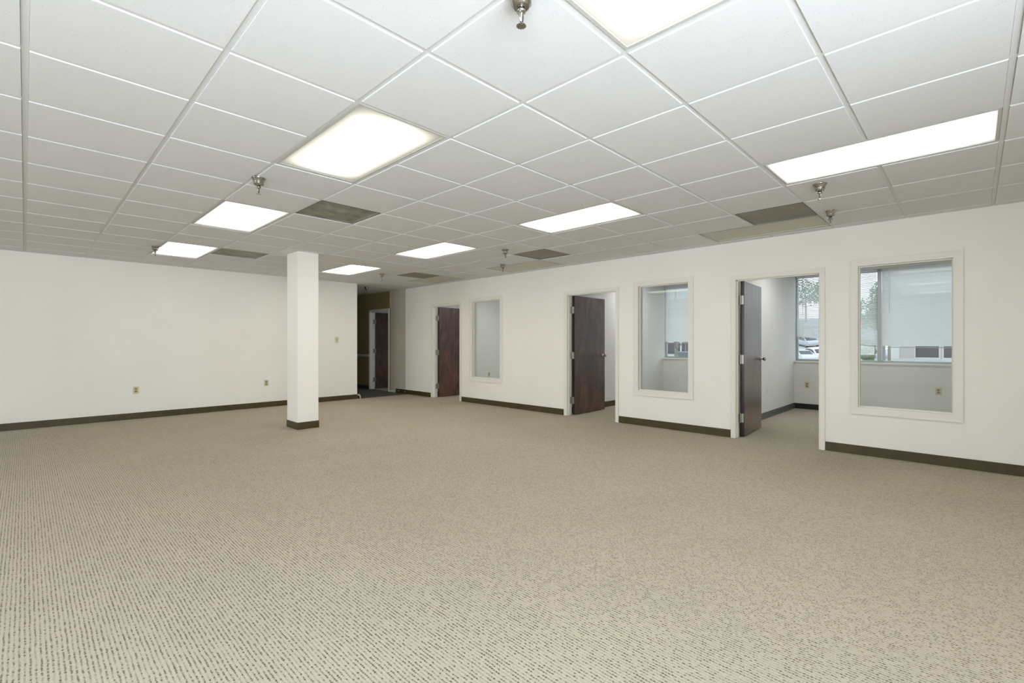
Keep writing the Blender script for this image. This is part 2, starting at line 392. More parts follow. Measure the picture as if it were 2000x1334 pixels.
for i in range(-8, 11):
    m.box(i*T-w, i*T+w, Y_REAR, YB if i*T < XC else YEND, CEIL, CEIL+0.03)
for j in range(-5, 24):
    y = (j+ROW0)*T
    if y < Y_REAR: continue
    for a, b in open_spans(-9, 10.226, [(i, i+1) for (i, j0) in LIGHTS+UNSEEN+PANELS if j0 == j-1]):
        xa = max(a*T+w, X_LEFT); xb = min(b*T-w, XR)
        if y > YB: xa = max(xa, XC)
        m.box(xa, xb, y-w, y+w, CEIL+0.0005, CEIL+0.03)
m.build('ceiling_grid', M['tee'], ceil)
MB().box(X_LEFT-0.12, XR+0.02, Y_REAR-0.12, YEND+0.12, CEIL+0.12, CEIL+0.2).build('roof_slab', M['tile'], kind='structure')
MB().box(XR+WT, XE+0.22, Y_REAR-0.12, YEND+0.12, CEIL, CEIL+0.2).build('ceiling_office', M['tile'], kind='structure')
# wall angle around the ceiling edge
MB().box(XR-0.022, XR, Y_REAR, YEND, CEIL-0.001, CEIL+0.02).build('trim_2', M['tee'], kind='structure')
MB().box(X_LEFT, XC, YB-0.022, YB, CEIL-0.001, CEIL+0.02).build('trim_3', M['tee'], kind='structure')

# baseboards
def base_y(name, x, side, spans, material, h=0.102):
    m = MB()
    for a, b in spans: m.box(x, x+side*0.008, a, b, 0, h, bev=0.002)
    return m.build(name, material, kind='structure')
CW = 0.058
def dout(k): return DOORS[k][0]-CW-0.003, DOORS[k][1]+CW+0.003
f, mi, ne, co = dout(0), dout(1), dout(2), dout(3)
base_y('baseboard_right', XR, -1, [(Y_REAR, ne[0]), (ne[1], mi[0]), (mi[1], f[0]), (f[1], 10.30)], M['base'])
base_y('baseboard_corridor', XR, -1, [(co[1], YEND)], M['base'], 0.09)
MB().box(X_LEFT, XC-0.005, YB-0.008, YB, 0, 0.102, bev=0.002).build('baseboard_back', M['base'], kind='structure')
MB().box(XR+WT, XE, 2.428, 2.436, 0, 0.105, bev=0.002).build('baseboard_office_near', M['base_grey'], kind='structure')
MB().box(XR+WT, XE, 5.082, 5.09, 0, 0.105, bev=0.002).build('baseboard_office_middle', M['base'], kind='structure')
MB().box(XR+WT, XE, 8.942, 8.95, 0, 0.105, bev=0.002).build('baseboard_office_far', M['base'], kind='structure')
base_y('baseboard_outer', XE, -1, [(a+0.01, b-0.01) for a, b in ROOMS], simple('black_vinyl_base', (0.018, 0.017, 0.015), 0.4), 0.10)
# chair rail on the corridor wall
m = MB(); m.prism([(XR, 0.865), (XR-0.012, 0.87), (XR-0.02, 0.89), (XR-0.03, 0.905), (XR-0.03, 0.92), (XR, 0.925)], co[1]+0.002, YEND)
m.build('trim_4', M['trim'], kind='structure')
# corner bead where the grey strip of wall meets the tan corridor wall
MB().box(XR-0.006, XR, 10.545, 10.575, DZ+0.075, CEIL).build('trim_5', M['trim'], kind='structure')
MB().box(XR-0.012, XR, 10.36, co[0]-0.002, 0.0, 0.045, bev=0.003).build('trim_6', M['trim'], kind='structure')

# ------------------------------------------------------------------ doors
def casing(m, y0, y1, z0, z1, x, side, wdt, bottom):
    # stepped picture-frame moulding around an opening in a wall that runs along y
    for (o, t) in ((0, 0.011), (wdt*0.28, 0.016), (wdt*0.82, 0.02)):
        ww = wdt-0.0015 if o == 0 else (wdt*0.82-wdt*0.28 if t == 0.016 else wdt*0.18)
        a, b = o, o+ww
        xs = (x, x+side*t)
        zb = z0-b if bottom else z0
        m.box(*xs, y0-b, y0-a, zb, z1+b); m.box(*xs, y1+a, y1+b, zb, z1+b)
        m.box(*xs, y0-a, y1+a, z1+a, z1+b)
        if bottom: m.box(*xs, y0-a, y1+a, z0-b, z0-a)
def make_door(n, y0, y1, ang, knob_seen=True, ylen=None):
    d = empty('door_%d' % n, (XR+WT, y1, 0), kind='structure')
    ox, oy = XR+WT, y1
    m = MB(); y0l, y1l = y0-oy, 0.0; x0, x1 = -WT-0.001, 0.001
    casing(m, y0l, y1l, 0, DZ, x0, -1, CW, False); casing(m, y0l, y1l, 0, DZ, x1, 1, CW, False)
    m.box(x0, x1, y0l-J, y0l, 0, DZ+J).box(x0, x1, y1l, y1l+J, 0, DZ+J).box(x0, x1, y0l-J, y1l+J, DZ, DZ+J)
    sx = -0.055                       # door stop
    m.box(sx-0.03, sx, y0l, y0l+0.012, 0, DZ-0.0).box(sx-0.03, sx, y1l-0.012, y1l, 0, DZ).box(sx-0.03, sx, y0l, y1l, DZ-0.012, DZ)
    m.build('door_frame', M['trim'], d)
    wd, th = (y1-y0)-0.01, 0.044
    # leaf is modelled swung open about the hinge pin; local x runs along the leaf
    piv = Vector((0.008, -0.012, 0)); rot = Matrix.Translation(piv) @ Matrix.Rotation(ang, 4, 'Z')
    leaf = bpy.data.objects.new('tmp', None)
    m = MB(); m.box(0.006, wd, -th-0.004, -0.004, 0.012, DZ-0.006, bev=0.0015)
    lo = m.build('door_leaf', M['wood'], d); lo.matrix_local = rot
    m = MB(); m.box(0.0045, 0.0066, -th-0.0035, -0.0045, 0.0125, DZ-0.0065); m.build('hinge_edge', M['door_edge'], lo)
    bpy.data.objects.remove(leaf)
    for z in (0.25, 1.02, 1.80):
        h = MB(); h.box(0.0025, 0.0050, -th+0.004, -0.004, z-0.058, z+0.058)
        h.lathe([(0, z-0.062), (0.0075, z-0.062), (0.0075, z+0.062), (0, z+0.062)], 12)
        inv = Matrix.Rotation(-ang, 4, 'Z')
        # leaf of the hinge that is let into the jamb
        h.box(-0.062, 0.0, 0.0085, 0.0105, z-0.058, z+0.058, mat=inv)
        h.build('hinge', M['steel'], lo)
    k = MB()
    for sgn, yy in ((-1, -th-0.004), (1, -0.004)):
        mt = Matrix.Translation((wd-0.065, yy, 1.005)) @ Matrix.Rotation(R(90)*(-sgn), 4, 'X')
        k.lathe([(0, 0), (0.032, 0), (0.032, 0.004), (0.026, 0.009), (0.013, 0.012), (0.011, 0.032), (0.018, 0.038), (0.026, 0.048), (0.0275, 0.056), (0.024, 0.066), (0.012, 0.072), (0, 0.0725)], 24, mt)
    k.build('door_knob', M['chrome'], lo, smooth=True, label='dark chrome round knob')
    k = MB(); k.box(wd-0.001, wd+0.0015, -th/2-0.017, -th/2+0.009, 0.95, 1.06); k.build('latch_plate', M['steel'], lo)
    return d
make_door(1, *DOORS[0], R(0.5))
make_door(2, *DOORS[1], R(0.3))
make_door(3, *DOORS[2], R(3.9))
make_door(4, *DOORS[3], R(0.0))

# ------------------------------------------------------------------ windows in the long wall (fixed side lights)
def inner_window(n, y0, y1):
    o = empty('window_%d' % n, (XR+WT/2, (y0+y1)/2, WZ0), kind='structure')
    X, Y, Z = o.location
    m = MB(); x0, x1 = -WT/2-0.001, WT/2+0.001; a, b = y0-Y, y1-Y; z1 = WZ1-WZ0
    casing(m, a, b, 0, z1, x0, -1, 0.074, True); casing(m, a, b, 0, z1, x1, 1, 0.074, True)
    m.box(x0, x1, a-J, a, -J, z1+J).box(x0, x1, b, b+J, -J, z1+J).box(x0, x1, a, b, -J, 0).box(x0, x1, a, b, z1, z1+J)
    for xs in ((-0.02, -0.004), (0.006, 0.022)):
        s = 0.012
        m.box(*xs, a, a+s, 0, z1).box(*xs, b-s, b, 0, z1).box(*xs, a+s, b-s, 0, s).box(*xs, a+s, b-s, z1-s, z1)
    m.build('window_frame', M['trim'], o)
    MB().box(-0.002, 0.004, a+0.002, b-0.002, 0.002, z1-0.002).build('glass_pane', M['glass'], o)
for n, (a, b) in enumerate(WINS): inner_window(n+1, a, b)

# ------------------------------------------------------------------ outer windows with sill
def outer_window(n, y0, y1, bays):
    o = empty('window_%d' % n, (XE, (y0+y1)/2, SILL), kind='structure'); Y = o.location.y
    m = MB(); a, b = y0-Y, y1-Y; H = HEAD-SILL; g0, g1 = 0.11, 0.17; s = 0.035
    m.box(g0, g1, a, b, 0, s).box(g0, g1, a, b, H-s, H).box(g0, g1, a, a+s, s, H-s).box(g0, g1, b-s, b, s, H-s)
    for y in bays: m.box(0.02, g1, y-Y-0.0275, y-Y+0.0275, s, H-s, bev=0.003)
    m.build('window_frame', M['alu'], o)
    MB().box(-0.028, g0, a, b, -0.03, 0.0, bev=0.004).build('window_sill', M['trim'], o)
    ed = [a+s]+[y-Y for y in bays]+[b-s]
    for p, q in zip(ed, ed[1:]):
        MB().box(0.137, 0.143, p+(0.028 if p > a+s+1e-4 else 0), q-(0.028 if q < b-s-1e-4 else 0), s, H-s).build('glass_pane', M['glass'], o)
outer_window(4, *ROOMS[0], [1.157])
outer_window(5, *ROOMS[1], [3.80])
outer_window(6, *ROOMS[2], [7.60])
outer_window(7, *ROOMS[3], [10.5])

# mini blinds
def blind(y0, y1, zbot, tilt, label, sag=0.0, open_slope=0.0):
    o = empty('window_blind', (XE+0.055, (y0+y1)/2, HEAD-0.002), label=label, cat='window blind', group='metal mini blinds on the office windows')
    Y = o.location.y; a, b = y0-Y, y1-Y
    MB().box(-0.014, 0.014, a, b, -0.028, 0, bev=0.002).build('head_rail', M['whiteplastic'], o)
    m = MB(); z = -0.045; zl = zbot-HEAD+0.002
    n = max(2, int(round((-zl-0.045-0.015)/0.0235))); pitch = (-zl-0.045-0.015)/n
    rr = random.Random(int(y0*100)+5)
    for k in range(n):
        zc = -0.045-k*pitch; t = tilt+rr.uniform(-0.04, 0.04)
        c, s_ = math.cos(t), math.sin(t); hw = 0.0125
        da, db = 0, (sag*(k/n)**2.5 if sag else 0)
        pts = []
        for u, cz in ((-1, 0), (-0.5, 0.0016), (0, 0.0022), (0.5, 0.0016), (1, 0)):
            pts.append((u*hw*c - cz*s_, u*hw*s_ + cz*c))
        va = [m.b.verts.new((x, a+0.004, zc+zz+da)) for x, zz in pts]; vb = [m.b.verts.new((x, b-0.004, zc+zz+db)) for x, zz in pts]
        for q in range(4): m.b.faces.new((va[q], va[q+1], vb[q+1], vb[q]))
    m.build('slats', M['slat'], o, smooth=True)
    m = MB(); m.prism([(-0.012, zl), (0.012, zl), (0.012, zl+0.011), (-0.012, zl+0.011)], a+0.002, b-0.002)
    br = m.build('bottom_rail', M['alu'], o)
    if sag:
        for v in br.data.vertices:
            if v.co.y > 0: v.co.z += sag
    L0 = b-a
    for fy in (0.09, 0.5, 0.91):
        MB().box(-0.014, -0.013, a+L0*fy-0.0009, a+L0*fy+0.0009, zl, -0.02).build('ladder_cord', M['whiteplastic'], o)
    MB().tube([(-0.018, b-0.10, -0.02), (-0.02, b-0.10, -0.75)], 0.003, 6).build('tilt_wand', M['whiteplastic'], o)
    return o
blind(1.19, 2.41, 1.165, R(42), 'mini blind with slats half open beside the near office corner, left of the grey mullion', 0.17)
blind(-0.13, 1.125, 1.155, R(71), 'wide mini blind with closed slats, right of the grey mullion in the near window', 0.0)
blind(3.84, 5.06, 1.235, R(67), 'closed mini blind seen through the middle wall window, above bare trees')
blind(2.58, 3.76, 1.235, R(60), 'closed mini blind hidden behind the wall between middle window and near door')
blind(6.40, 8.90, 0.93, R(50), 'long mini blind of the far office, hidden behind the long wall')

# ------------------------------------------------------------------ pillar
p = empty('pillar', ((PIL[0]+PIL[1])/2, (PIL[2]+PIL[3])/2, 0), label='square white pillar with brown base standing in the open floor', cat='pillar')
hx, hy_ = (PIL[1]-PIL[0])/2, (PIL[3]-PIL[2])/2
MB().box(-hx, hx, -hy_, hy_, 0, CEIL-0.003, bev=0.004).build('shaft', simple('pillar_paint', (0.90, 0.88, 0.82), 0.6, bump=0.1), p)
m = MB(); e = 0.007
m.box(-hx-e, hx+e, -hy_-e, -hy_, 0, 0.102, bev=0.002).box(-hx-e, hx+e, hy_, hy_+e, 0, 0.102, bev=0.002).box(-hx-e, -hx, -hy_, hy_, 0, 0.102, bev=0.002).box(hx, hx+e, -hy_, hy_, 0, 0.102, bev=0.002)
m.build('base_trim', M['base'], p, label='brown vinyl base strip')

# ------------------------------------------------------------------ ceiling lights
def light_parts(root, lens_mat):
    ring(0.0145, T-0.0145, 0.0145, 2*T-0.0145, 0.016, -0.003, 0.012).build('light_frame', M['rim'], root)
    ring(0.0125, T-0.0125, 0.0125, 2*T-0.0125, 0.002, 0.002, 0.01).build('shadow_gap', M['dark_gap'], root)  # dark ring, the shadow line around the frame put into colour
    m = MB(); m.box(0.03, T-0.03, 0.03, 2*T-0.03, 0.004, 0.008); m.build('diffuser', lens_mat, root)
LL = {
 (2, 0): ('ceiling light cut by the top edge of the photo, nearest overhead', 'lens_dim'),
 (2, 4): ('large lit ceiling light with shaded yellowish corners, left of centre overhead', 'lens_soft'),
 (2, 8): ('lit ceiling light with a faint dark centre, left of the mottled dark air vent', 'lens_left'),
 (2, 12): ('small lit ceiling light at far left, beside the back wall and a sprinkler', 'lens_left'),
 (6, 0): ('long bright ceiling light at the right, above the two sprinklers near the office wall', 'lens_right'),
 (6, 4): ('lit ceiling light in the middle of the right-hand row, above the middle office door', 'lens_right'),
 (6, 8): ('lit ceiling light further back, between pillar and the middle office door', 'lens_strong'),
 (6, 12): ('farthest lit ceiling light, immediately right of the top of the pillar', 'lens_strong'),
}
for (i, j), (lab, lm) in LL.items():
    r = empty('ceiling_light', (i*T, (j+ROW0)*T, CEIL), label=lab, cat='ceiling light', group='lit fluorescent ceiling lights')
    light_parts(r, M[lm])
r0 = None
for i, j in UNSEEN:
    lab = 'lit ceiling light outside the picture at left, %s row, %s' % ({-2: 'nearer', -6: 'farther'}[i], {0: 'beside the camera', 4: 'one light ahead of the camera', 8: 'two lights ahead of the camera'}[j])
    if r0 is None:
        r0 = empty('ceiling_light', (i*T, (j+ROW0)*T, CEIL), cat='ceiling light', group='ceiling lights outside the picture'); light_parts(r0, M['lens_dim']); r = r0
    else:
        r = copy_tree(r0); r.location = (i*T, (j+ROW0)*T, CEIL)
    r['label'] = lab
# fill lights added to brighten three offices, above the sight lines through doors and windows
M['lens_cool'] = lens('fill_lens_cool', 13.0, 0.6, (0.97, 0.98, 0.96), full=(1.0, 0.99, 0.94))
r1 = None
for k, (x, y) in enumerate(((8.0, 0.75), (8.3, 3.75), (7.7, 6.8))):
    if r1 is None:
        r1 = empty('ceiling_light', (x, y, CEIL-0.013), label='added fill light inside the office behind the near door, above the sight line', cat='ceiling light', group='added office fill lights outside the picture'); light_parts(r1, M['lens_cool'])
    else:
        r = copy_tree(r1); r.location = (x, y, CEIL-0.013)
        r['label'] = ('added fill light inside the office behind the %s door, above the sight line' % ('', 'middle', 'far')[k])

# unlit panels
PL = {(9, 2): 'flat beige unlit ceiling panel beside the long wall, next to the large grey air vent',
      (9, 8): 'flat beige unlit ceiling panel along the wall behind two sprinklers, mid distance',
      (9, 12): 'farthest flat beige unlit ceiling panel, by the wall before the far office door'}
for (i, j), lab in PL.items():
    r = empty('ceiling_panel', (i*T, (j+ROW0)*T, CEIL), label=lab, cat='ceiling panel', group='unlit ceiling panels along the office wall')
    m = MB(); X, Y = T, 2*T; t = 0.03
    m.b.free(); ring(0.0125, X-0.0125, 0.0125, Y-0.0125, t-0.0125, 0.001, 0.012).build('panel_frame', M['lens_off'], r)
    m = MB(); m.box(t-0.002, X-t+0.002, t-0.002, Y-t+0.002, 0.012, 0.016); m.build('lens', M['lens_off'], r)
    ring(0.0118, X-0.0118, 0.0118, Y-0.0118, 0.0035, -0.0012, 0.004).build('edge_gap', M['dark_gap'], r)

# vents
VL = {(3, 7): ('mottled grimy dark square air vent right of the second ceiling light row', 'vent_dirty'),
      (3, 12): ('pale grimy square air vent beside the far-left ceiling light, left of pillar', 'vent_light'),
      (8, 2): ('large smooth grey square air vent near the two right-hand sprinklers', 'vent_grey'),
      (8, 7): ('brown-grey square air vent above and right of the far wall window', 'vent_grey'),
      (8, 12): ('farthest square air vent, small, near the corridor end of the ceiling', 'vent_grey')}
for (i, j), (lab, mm) in VL.items():
    r = empty('air_vent', (i*T, (j+ROW0)*T, CEIL), label=lab, cat='air vent', group='square air vents in the ceiling')
    t = 0.03
    ring(0.0125, T-0.0125, 0.0125, T-0.0125, t-0.0125, -0.001, 0.014).build('vent_frame', M[mm], r)
    m = MB(); m.box(t, T-t, t, T-t, 0.006, 0.010)
    if mm == 'vent_dirty':      # a bent, bulging sheet with crumpled ribs
        for x0_, x1_, y0_ in ((0.20, 0.44, 0.30), (0.16, 0.33, 0.36), (0.30, 0.50, 0.235)): m.prism([(x0_, 0.007), (x0_+0.02, 0.0025), (x1_-0.03, 0.0035), (x1_, 0.007)], y0_, y0_+0.016)
    m.build('perforated_face', M[mm], r)
    ring(0.0118, T-0.0118, 0.0118, T-0.0118, 0.0032, -0.0022, 0.004).build('edge_gap', M['dark_gap'], r)

# ------------------------------------------------------------------ sprinklers
def make_sprinkler():
    r = empty('sprinkler', label='x', cat='sprinkler', group='chrome ceiling sprinklers')
    MB().lathe([(0.0, 0.0), (0.052, 0.0), (0.053, -0.003), (0.050, -0.006), (0.043, -0.018), (0.036, -0.034), (0.034, -0.040), (0.038, -0.042), (0.038, -0.046), (0.032, -0.050), (0.030, -0.058), (0.024, -0.060), (0.0, -0.060)], 32).build('escutcheon', M['chrome'], r, smooth=True)
    MB().lathe([(0, -0.058), (0.013, -0.058), (0.013, -0.066), (0.017, -0.067), (0.017, -0.076), (0.010, -0.078), (0.009, -0.084), (0.006, -0.086), (0.0035, -0.11), (0, -0.112)], 20).build('sprinkler_body', M['chrome'], r, smooth=True)
    for sg in (-1, 1):
        MB().tube([(sg*0.012, 0, -0.076), (sg*0.0165, 0, -0.086), (sg*0.015, 0, -0.098), (sg*0.008, 0, -0.112), (0, 0, -0.118)], 0.0028, 8).build('frame_arm', M['chrome'], r, smooth=True)
    m = MB(); m.lathe([(0, -0.118), (0.006, -0.118), (0.006, -0.124), (0.0, -0.126)], 16)
    for k in range(12):
        a = 2*math.pi*k/12
        m.box(0.004, 0.0185, -0.0032, 0.0032, -0.1275, -0.1258, mat=Matrix.Rotation(a, 4, 'Z'))
    m.lathe([(0, -0.1255), (0.011, -0.1255), (0.011, -0.1278), (0, -0.1278)], 16)
    m.build('deflector', M['chrome'], r); return r
SP = [((1.287, 1.205), 'chrome sprinkler cut by the top edge of the photo, nearest the camera', 0.3),
      ((1.293, 4.063), 'chrome sprinkler in front of the large shaded ceiling light, left half', 1.0),
      ((4.560, 0.906), 'chrome sprinkler just under the long bright ceiling light at right', 0.6),
      ((5.560, 1.015), 'chrome sprinkler close to the long wall, right of the large grey vent', 1.6),
      ((4.700, 4.703), 'small chrome sprinkler at mid distance, left tip of the brown-grey vent', 0.2),
      ((5.560, 5.625), 'dark small sprinkler directly below another one, close to the long wall', 1.2),
      ((4.700, 8.012), 'tiny chrome sprinkler right of the farthest lit ceiling light', 0.9),
      ((1.226, 7.920), 'chrome sprinkler at the left corner of the far-left ceiling light', 0.5),
      ((5.571, 10.168), 'tiny dark sprinkler on the corridor ceiling above the brown opening', 0.2)]
s0 = make_sprinkler()
for k, ((x, y), lab, rz) in enumerate(SP):
    s = s0 if k == 0 else copy_tree(s0)
    s.location = (x, y, CEIL-0.006); s.rotation_euler = (0, 0, rz); s['label'] = lab

# ------------------------------------------------------------------ outlets and switch (local: plate in xz, facing -y)
def outlet(loc, rz, lab, plate='ivory', name='wall_outlet', sc=1.0):
    r = empty(name, loc, rz, label=lab, cat='wall outlet', group='wall outlets')
    MB().box(-0.038*sc, 0.038*sc, -0.006, 0, -0.058*sc, 0.058*sc, bev=0.0025).build('cover_plate', M[plate], r)
    for z in (-0.021*sc, 0.021*sc):
        f = MB().box(-0.0165*sc, 0.0165*sc, -0.009, -0.004, z-0.0145*sc, z+0.0145*sc, bev=0.003).build('socket', M['ivory2' if plate == 'ivory' else 'whiteplastic'], r)
        m = MB(); m.box(-0.0085, -0.006, -0.0096, -0.0085, z-0.004, z+0.006).box(0.006, 0.0085, -0.0096, -0.0085, z-0.004, z+0.006); m.build('socket_slots', M['black'], f)
    m = MB(); m.lathe([(0, 0.0), (0.003, 0), (0.003, 0.0015), (0, 0.002)], 10, Matrix.Translation((0, -0.006, 0)) @ Matrix.Rotation(R(90), 4, 'X')); m.build('screw', M['steel'], r)
    return r
outlet((1.258, YB, 0.468), 0, 'ivory wall outlet on the back wall, left one of the pair')
outlet((3.241, YB, 0.464), 0, 'ivory wall outlet on the back wall, just left of the pillar')
outlet((XE, 2.228, 0.45), R(-90), 'ivory wall outlet under the window sill, seen through the near open door')
outlet((XE, 0.401, 0.462), R(-90), 'ivory wall outlet seen low through the nearest wall window')
outlet((8.517, 2.436, 0.434), 0, 'white wall outlet on the side wall behind the near open door', plate='whiteplastic')
outlet((8.34, 8.95, 0.426), 0, 'ivory wall outlet seen through the far wall window')
r = empty('light_switch', (4.65, YB, 1.298), label='ivory light switch on the back wall, right of the pillar', cat='light switch')
MB().box(-0.038, 0.038, -0.006, 0, -0.06, 0.06, bev=0.0025).build('cover_plate', M['ivory'], r)
f_ = MB().box(-0.006, 0.006, -0.007, -0.004, -0.013, 0.013).build('switch_collar', M['ivory2'], r)
MB().box(-0.004, 0.004, -0.018, -0.005, 0.0, 0.009, bev=0.001).build('toggle', M['ivory'], f_)
# curled end of loose cable at the foot of the back wall
m = MB(); m.tube([(5.135, YB+0.01, 0.085), (5.15, YB-0.012, 0.092), (5.168, YB-0.03, 0.075), (5.172, YB-0.045, 0.04), (5.168, YB-0.055, 0.012), (5.16, YB-0.06, 0.009)], [0.012, 0.013, 0.013, 0.012, 0.011, 0.006], 8)
m.build('cable_end', M['ivory'], smooth=True, label='short cream cable end curling down at the corner foot of the back wall', cat='cable')
# two paint chips on the far base strip
for k, (y, l, lab) in enumerate(((10.14, 0.09, 'white paint chip on the brown base strip, farther from the camera'), (9.85, 0.08, 'white paint chip on the brown base strip, nearer the far door'))):
    m = MB(); m.box(XR-0.0100, XR-0.0078, y, y+l*0.6, 0.048, 0.058)
    m.build('paint_chip', M['trim'], label=lab, cat='paint chip', group='paint chips on the base strip')

# ------------------------------------------------------------------ outside: parking lot, cars, trees, brick building
GZ = -1.1
M['asphalt'] = simple('pale_parking_asphalt', (0.42, 0.42, 0.41), 0.9, noise=0.1, nscale=0.4)
MB().box(XE+0.22, 230, -140, 260, GZ-0.2, GZ).build('ground', M['asphalt'], kind='structure')
m = MB(); xa = 68
m.prism([(xa, GZ-0.1), (xa, GZ), (xa+50, GZ+7.5), (xa+50, GZ-0.1)], 13.5, 75).build('ground_slope', M['asphalt'], kind='structure')
def ground_z(x, y): return GZ+max(0, (x-xa)*0.15) if 13.5 < y < 75 else GZ
def brick_mat():
    m, nt, b, _ = mat('red_brick'); L = nt.links
    tc = N(nt, 'ShaderNodeTexCoord'); mp = N(nt, 'ShaderNodeMapping'); mp.inputs['Rotation'].default_value = (R(90), 0, R(90)); L.new(tc.outputs['Object'], mp.inputs[0])
    br = N(nt, 'ShaderNodeTexBrick', Scale=4.0); br.inputs['Color1'].default_value = (0.42, 0.20, 0.16, 1); br.inputs['Color2'].default_value = (0.36, 0.17, 0.14, 1); br.inputs['Mortar'].default_value = (0.5, 0.45, 0.42, 1)
    L.new(mp.outputs[0], br.inputs['Vector']); L.new(br.outputs['Color'], b.inputs['Base Color']); b.inputs['Roughness'].default_value = 0.9; return m
M['brick'] = brick_mat()
M['dark_glass'] = simple('dark_window_glass', (0.05, 0.045, 0.06), 0.1)
M['concrete'] = simple('pale_concrete', (0.65, 0.65, 0.62), 0.8)
M['leaf'] = simple('green_leaves', (0.12, 0.20, 0.07), 0.7, noise=0.4, nscale=8)
M['bark'] = simple('grey_bark', (0.20, 0.19, 0.17), 0.9, noise=0.3, nscale=10)
M['tyre'] = simple('tyre_rubber', (0.03, 0.03, 0.03), 0.8)
def at(u, depth):     # point at a distance in front of the camera, in the direction of an image column
    q = (u-1000)/925.995; c, s_ = math.cos(0.7988), math.sin(0.7988)
    return (depth*(s_+q*c), depth*(c-q*s_))
# brick building, facade parallel to the office wall
bx = at(1800, 66)[0]
yl = bx*at(1741, 66)[1]/at(1741, 66)[0]
b = empty('brick_building', (bx, 0, GZ), label='pale red brick building with dark windows seen below the nearest blind', cat='building')
MB().box(0, 18, yl-70, yl, 0, 9).build('brick_wall', M['brick'], b)
MB().box(-0.25, 0, yl-0.9, yl+0.3, 0, 9.1).build('corner_column', M['concrete'], b)
MB().box(-0.08, 0.3, yl-70, yl-0.9, 0, 0.10).build('plinth', M['concrete'], b)
def ycol(u): p_ = at(u, 1); return bx*p_[1]/p_[0]
for ua, ub in ((1786, 1836), (1841, 1868), (1900, 1950)):
    ya, yb = ycol(ua), ycol(ub)
    w_ = MB().box(-0.06, 0.1, yb, ya, 0.12, 3.4).build('window_frame', M['concrete'], b)
    MB().box(-0.08, -0.05, yb+0.12, ya-0.12, 0.30, 3.3).build('window_pane', M['dark_glass'], w_)
# pale office block far away behind the middle office window
q = at(1302, 62); b = empty('office_block', (q[0], q[1], GZ), label='pale distant building with dark window bands beyond the bare trees', cat='building')
MB().box(0, 14, -5, 13, 0, 8).build('facade', M['concrete'], b)
for k in range(3):
    w_ = MB().box(-0.1, 0.05, -4.6, 12.6, 0.9+2.3*k, 2.3+2.3*k).build('window_band', M['dark_glass'], b)
    for y in range(-4, 13, 2): MB().box(-0.16, -0.09, y-0.08, y+0.08, 0.9+2.3*k, 2.3+2.3*k).build('window_bar', M['concrete'], w_)
# cars
def make_car(color):
    r = empty('parked_car', label='x', cat='car', group='parked cars outside the office windows')
    L_ = 4.5; prof = [(-2.22, 0.32), (-2.25, 0.62), (-2.1, 0.86), (-1.45, 0.97), (-0.75, 1.40), (-0.2, 1.46), (0.75, 1.42), (1.5, 1.02), (2.1, 0.95), (2.24, 0.7), (2.22, 0.34), (1.75, 0.28), (-1.75, 0.28)]
    m = MB(); n = len(prof)
    rows = []
    for y, sh in ((-0.86, 0.90), (-0.80, 1.0), (0.80, 1.0), (0.86, 0.90)):
        row = []
        for x, z in prof:
            zz = 0.3+(z-0.3)*(1 if sh == 1 else 0.985); yy = y*(1-0.16*max(0, (z-0.95)/0.5))
            row.append(m.b.verts.new((x*(0.985 if sh != 1 else 1), yy, zz)))
        rows.append(row)
    for A, B in zip(rows, rows[1:]):
        for i in range(n): m.b.faces.new((A[i], A[(i+1) % n], B[(i+1) % n], B[i]))
    m.b.faces.new(rows[0][::-1]); m.b.faces.new(rows[-1])
    m.build('car_body', color, r, smooth=False)
    for sy in (-1, 1):
        m = MB(); y = sy*0.80
        m.poly([(-1.25, y*1.03, 0.99), (-0.72, y*0.955, 1.33), (-0.05, y*0.95, 1.385), (-0.05, y*1.03, 0.99)]).poly([(0.03, y*1.03, 0.99), (0.03, y*0.95, 1.385), (0.72, y*0.955, 1.345), (1.28, y*1.03, 1.02)])
        o_ = m.build('side_window', M['dark_glass'], r); sm = o_.modifiers.new('s', 'SOLIDIFY'); sm.thickness = 0.03; sm.offset = 0
    m = MB(); m.poly([(-1.42, -0.7, 1.0), (-1.42, 0.7, 1.0), (-0.80, 0.64, 1.385), (-0.80, -0.64, 1.385)]); o_ = m.build('windshield', M['dark_glass'], r); sm = o_.modifiers.new('s', 'SOLIDIFY'); sm.thickness = 0.03; sm.offset = 0
    for sx_ in (-1.38, 1.38):
        for sy in (-1, 1):
            mt = Matrix.Translation((sx_, sy*0.74, 0.33)) @ Matrix.Rotation(R(90), 4, 'X')
            wv = MB().lathe([(0, -0.11), (0.30, -0.11), (0.335, -0.08), (0.335, 0.08), (0.30, 0.11), (0, 0.11)], 20, mt).build('wheel', M['tyre'], r)
            MB().lathe([(0, -0.125), (0.2, -0.118), (0.2, 0.118), (0, 0.125)], 14, mt).build('hub_cap', M['steel'], wv)
    return r
